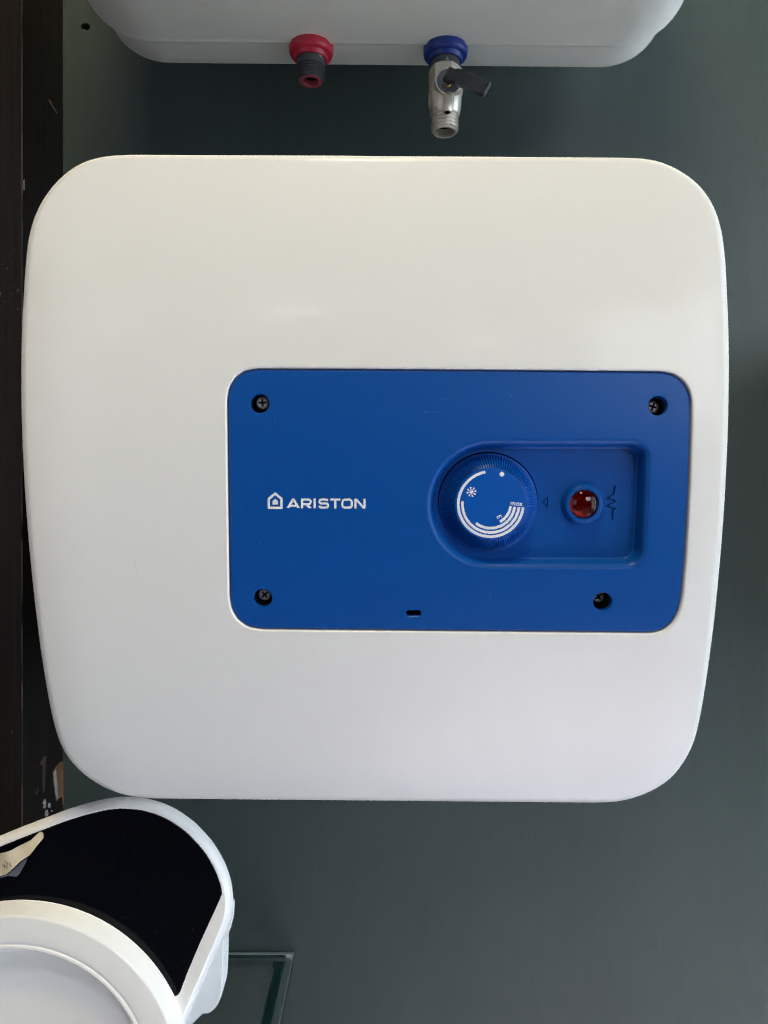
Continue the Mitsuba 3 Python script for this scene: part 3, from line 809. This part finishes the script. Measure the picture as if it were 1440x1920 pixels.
put('glass_shelf__sheen_film', trimesh.Trimesh([(-0.60, -0.40, SZ + 0.0004), (-0.1000, -0.40, SZ + 0.0004), (-0.1000, -0.0116, SZ + 0.0004), (-0.60, -0.0116, SZ + 0.0004)], [[0, 1, 2], [0, 2, 3]], process=False), 'shelf_sheen', smooth=False)
mat('edge_glint', (0.27, 0.33, 0.31), 0.4)  # pale strips painting the bright lines along the glass edges
for x0, x1, y0, y1 in ((-0.60, SX - 0.0002, -0.0042, -0.0012), (SX - 0.0011, SX - 0.0002, -0.40, -0.0044)):
    m = trimesh.creation.box((x1 - x0, y1 - y0, 0.0008)); m.apply_translation(((x0 + x1) / 2, (y0 + y1) / 2, SZ + 0.0006))
    put('glass_shelf__edge_glint', m, 'edge_glint', smooth=False)
mat('reflection_green', (0.003, 0.060, 0.064), 0.4)  # dark green strips painting the edge reflection inside the glass
for x0, x1, y0, y1 in ((-0.0995, -0.0911, -0.40, -0.0046), (-0.60, -0.0998, -0.0112, -0.0046)):
    m = trimesh.creation.box((x1 - x0, y1 - y0, 0.0015)); m.apply_translation(((x0 + x1) / 2, (y0 + y1) / 2, SZ - 0.0125))
    put('glass_shelf__reflection_band', m, 'reflection_green', smooth=False)
labels['glass_shelf'] = {'label': 'thick greenish glass shelf under the black fronted appliance', 'category': 'shelf'}

# ------------------------------------------------------------------ lower-left appliance: white shell, black glass front, round dished cover
AD = 0.440
out2 = [(-330, 1690), (-200, 1640), (-80, 1597), (0, 1567), (42, 1550), (94, 1530), (125, 1518), (167, 1505), (208, 1495.5), (236, 1493.5), (271, 1496), (304, 1505), (333, 1518.5), (367, 1543), (400, 1579), (421, 1615), (433, 1648),
        (438, 1684), (435, 1714), (424, 1742), (394, 1812), (352, 1908), (300, 2025), (230, 2150), (100, 2225), (-100, 2225), (-330, 2150), (-420, 1900)]
blk = [(-240, 1668), (-100, 1614), (0, 1577.5), (94, 1542), (130, 1529), (167, 1517), (208, 1509.5), (250, 1509.5), (292, 1520.5), (333, 1545), (375, 1583), (400, 1617), (415, 1646), (418.5, 1660), (417, 1673), (405, 1701),
       (375, 1766), (350, 1825), (337, 1860), (333.5, 1867), (329.5, 1869), (322, 1868), *[(50 + 296 * math.cos(t), 2000 - 296 * math.sin(t)) for t in np.radians(np.arange(30, 141, 5))], (-210, 1880), (-290, 1860), (-310, 1750)]


def densify(pts, n=500, d=AD, s=0.0):
    q = spline(pts, n, s)
    return ccw(up(q[:, 0], q[:, 1], d))


AO = densify(out2, 600, AD + 0.006, 9.0)
AO = ccw(resample(AO, 600))
ABp = [p for p in blk]
AB = ccw(resample(up(*np.array(spline(ABp, 1400, 4.0)).T, AD), 600))
BASE = -0.4020
AOc = ccw(resample(ccw(np.array(Polygon(AO).buffer(0).intersection(box(-1, BASE, 1, 1)).buffer(-0.004).buffer(0.004).exterior.coords)[:-1]), 700))
yA = AD - D


def a_fn(v): return np.stack([v[:, 0], yA - v[:, 2], v[:, 1]], 1)


A = Mesh()
rim = []
for s, w in ((0.030, -0.060), (0.022, -0.030), (0.0115, -0.0280), (0.0105, -0.0265), (0.0010, -0.0085), (0.0, -0.0062), (0.0003, -0.0040), (0.0012, -0.0020), (0.0026, -0.0006), (0.0036, 0.0)):
    rim.append(lift(inset(AOc, s), w))
A.lofts(rim)
blk_hole = inset(AB, -0.0004)
blk_hole = blk_hole if Polygon(blk_hole).is_valid else ccw(resample(np.array(Polygon(blk_hole).buffer(0).exterior.coords)[:-1], 600))
face_out = rim[-1][:, :2]
Pface = Polygon(face_out).buffer(0)
bh = Polygon(blk_hole).buffer(0).intersection(Pface.buffer(-0.001))
bh = ccw(resample(np.array(bh.exterior.coords)[:-1], 700))
v, f = fill(face_out, [bh], 0.006)
A.add(lift(v, 0.0), f)
A.lofts([lift(bh, 0.0), lift(inset(bh, 0.0002), -0.0003), lift(inset(bh, 0.0002), -0.003)])
put('appliance__shell', A.mesh(a_fn), 'white_plastic', smooth=30)
labels['appliance'] = {'label': 'white appliance with black glass front and round dished cover at lower left', 'category': 'appliance'}
v, f = fill(inset(bh, 0.0001), [], 0.008)
put('appliance__glass_front', Mesh().add(lift(v, -0.0006), f).mesh(a_fn), 'black_glass', smooth=30)
labels['appliance__glass_front'] = {'label': 'glossy black dusty glass panel with rounded corners'}
# side rib and rear housing that show past the front at the lower right
rearp = [(300, 1640), (400, 1655), (424, 1705), (424, 1740), (419, 1763), (418.5, 1800), (417, 1850), (415, 1868), (408, 1886), (400, 1897), (392, 1902), (380, 1903), (300, 1985), (240, 2090), (40, 2090), (-150, 2000), (-200, 1760), (0, 1640)]
rp = ccw(up(*np.array(rearp, float).T, 0.500))
RP = Polygon(rp).buffer(-0.003, quad_segs=6).buffer(0.003, quad_segs=6)
RL = ccw(resample(np.array(RP.exterior.coords)[:-1], 420))
Rm = Mesh().lofts([lift(inset(RL, 0.004), -0.085), lift(inset(RL, 0.0005), -0.080), lift(RL, -0.062), lift(inset(RL, 0.0008), -0.0602), lift(inset(RL, 0.002), -0.0600)])
v, f = fill(inset(RL, 0.002), [], 0.012); Rm.add(lift(v, -0.0600), f)
put('appliance__rear_housing', Rm.mesh(a_fn), 'white_plastic', smooth=30)
fl = [(418, 1716), (428, 1702), (434, 1692), (437, 1694), (435.5, 1722), (430, 1745), (424, 1760), (418, 1758)]
fp = Polygon(ccw(up(*np.array(fl, float).T, 0.462)))
put('appliance__side_clip', plate(fp.buffer(-0.0008).buffer(0.0010), -0.0265, -0.022).mesh(a_fn), 'white_plastic', smooth=30)
# round cover
CC = up(41, 2004, AD)
g = AD / F
cov = [(317, 0.0), (315.5, 0.0008), (306.5, 0.0103), (304, 0.0110), (301, 0.0112), (280, 0.0117), (260, 0.0120), (256, 0.0115), (254.5, 0.0109), (253.5, 0.0110), (252, 0.0117), (248, 0.0119), (245, 0.0110), (242, 0.0095), (224, 0.0010), (220, -0.0004), (214, -0.0013), (180, -0.0040), (120, -0.0068), (60, -0.0082), (0, -0.0086)]
cm = lathe([(r * g, w) for r, w in cov], 240).mesh()
cv = np.array(cm.vertices); cv[:, :2] += CC
cm = trimesh.Trimesh(a_fn(cv), cm.faces, process=False)
cm = trimesh.intersections.slice_mesh_plane(cm, [0, 0, 1], [0, 0, BASE + 0.001])
put('appliance__round_cover', cm, 'white_plastic', smooth=30)
labels['appliance__round_cover'] = {'label': 'round white cover with a dished middle'}

# paper tag on the glass
tag = [(-60, 1632), (-30, 1612), (0, 1599.5), (22, 1594), (53, 1580), (60, 1573), (64.5, 1568.5), (68, 1566.8), (72, 1568.5), (73.8, 1575), (72.5, 1580.5), (66, 1588), (55, 1604), (50, 1608), (38, 1615), (22, 1631), (12, 1639), (0, 1643.5), (-40, 1652), (-70, 1650)]
TD = AD - 0.006
tp = Polygon(ccw(up(*np.array(tag, float).T, TD))).buffer(-0.0004).buffer(0.0004)
tl = ring_of(tp, 0.0012)
v, f = fill(tl, [], 0.003)


def curl(x, z):
    c = up(73, 1570, TD); t = np.hypot(x - c[0], z - c[1])
    return 0.0052 * np.clip((t - 0.002) / 0.016, 0, 1) ** 1.3 + 0.0012 + 0.0006 * np.sin(x * 420 + z * 160)


TM = Mesh().add(np.column_stack([v, curl(v[:, 0], v[:, 1])]), f).add(np.column_stack([v, curl(v[:, 0], v[:, 1]) - 0.00025]), f[:, ::-1])
TM.loft(np.column_stack([tl, curl(tl[:, 0], tl[:, 1]) - 0.00025]), np.column_stack([tl, curl(tl[:, 0], tl[:, 1])]))
put('paper_tag', TM.mesh(a_fn), 'tag_paper', smooth=40)
labels['paper_tag'] = {'label': 'curled beige paper tag with scribbled ink stuck on the black glass', 'category': 'tag'}
ink = [[(5.5, 1621), (8, 1623.5), (10.5, 1622.5)], [(9.5, 1620), (9.8, 1627)], [(12.5, 1613.5), (15, 1617), (16.5, 1619.5), (14.5, 1622), (13.5, 1625)], [(20.5, 1615), (20, 1618.5), (22, 1623.5)], [(14.2, 1624), (16, 1627)]]
ip = strokes([up(*np.array(p, float).T, TD) for p in ink], 0.00035, 'round')
im = plate(ip, 0.0, 0.0001).mesh(); iv = np.array(im.vertices); iv[:, 2] += curl(iv[:, 0], iv[:, 1]) + 0.00002
put('paper_tag__scribble', trimesh.Trimesh(a_fn(iv), im.faces, process=False), 'ink', smooth=False)
sliver = [(0, 1646), (14, 1640), (24, 1632), (38, 1618), (50, 1610), (48, 1617), (40, 1632), (35, 1640), (31, 1644), (26, 1644.8), (15, 1643), (0, 1647.5)]
fp = Polygon(ccw(up(*np.array(sliver, float).T, AD - 0.002))).buffer(0)
put('paper_tag__grey_piece', plate(fp, 0.0012, 0.0014).mesh(a_fn), 'tag_grey', smooth=False)  # flat grey piece along the tag's lower edge

# ------------------------------------------------------------------ added unseen heater past the right-hand edge, there to shade the wall
N = Mesh()
nl = [(0.165, -0.145, 0.03, -0.330), (0.176, -0.155, 0.04, -0.322), (0.180, -0.160, 0.045, -0.306), (0.180, -0.160, 0.045, -0.150), (0.172, -0.152, 0.045, -0.120), (0.160, -0.140, 0.045, -0.004)]
nr = [np.stack([q[:, 0] + 0.585, np.full(len(q), y), q[:, 1]], 1) for q, y in ((rr_loop(hw, zb, r, 0.19 - (0.18 - hw)), y) for hw, zb, r, y in nl)]
N.lofts(nr[::-1]).cap(nr[0])
put('added_water_heater', N.mesh(), 'white_enamel', smooth=35)
labels['added_water_heater'] = {'label': 'unseen white water heater added at the right to shade the wall', 'category': 'water heater'}
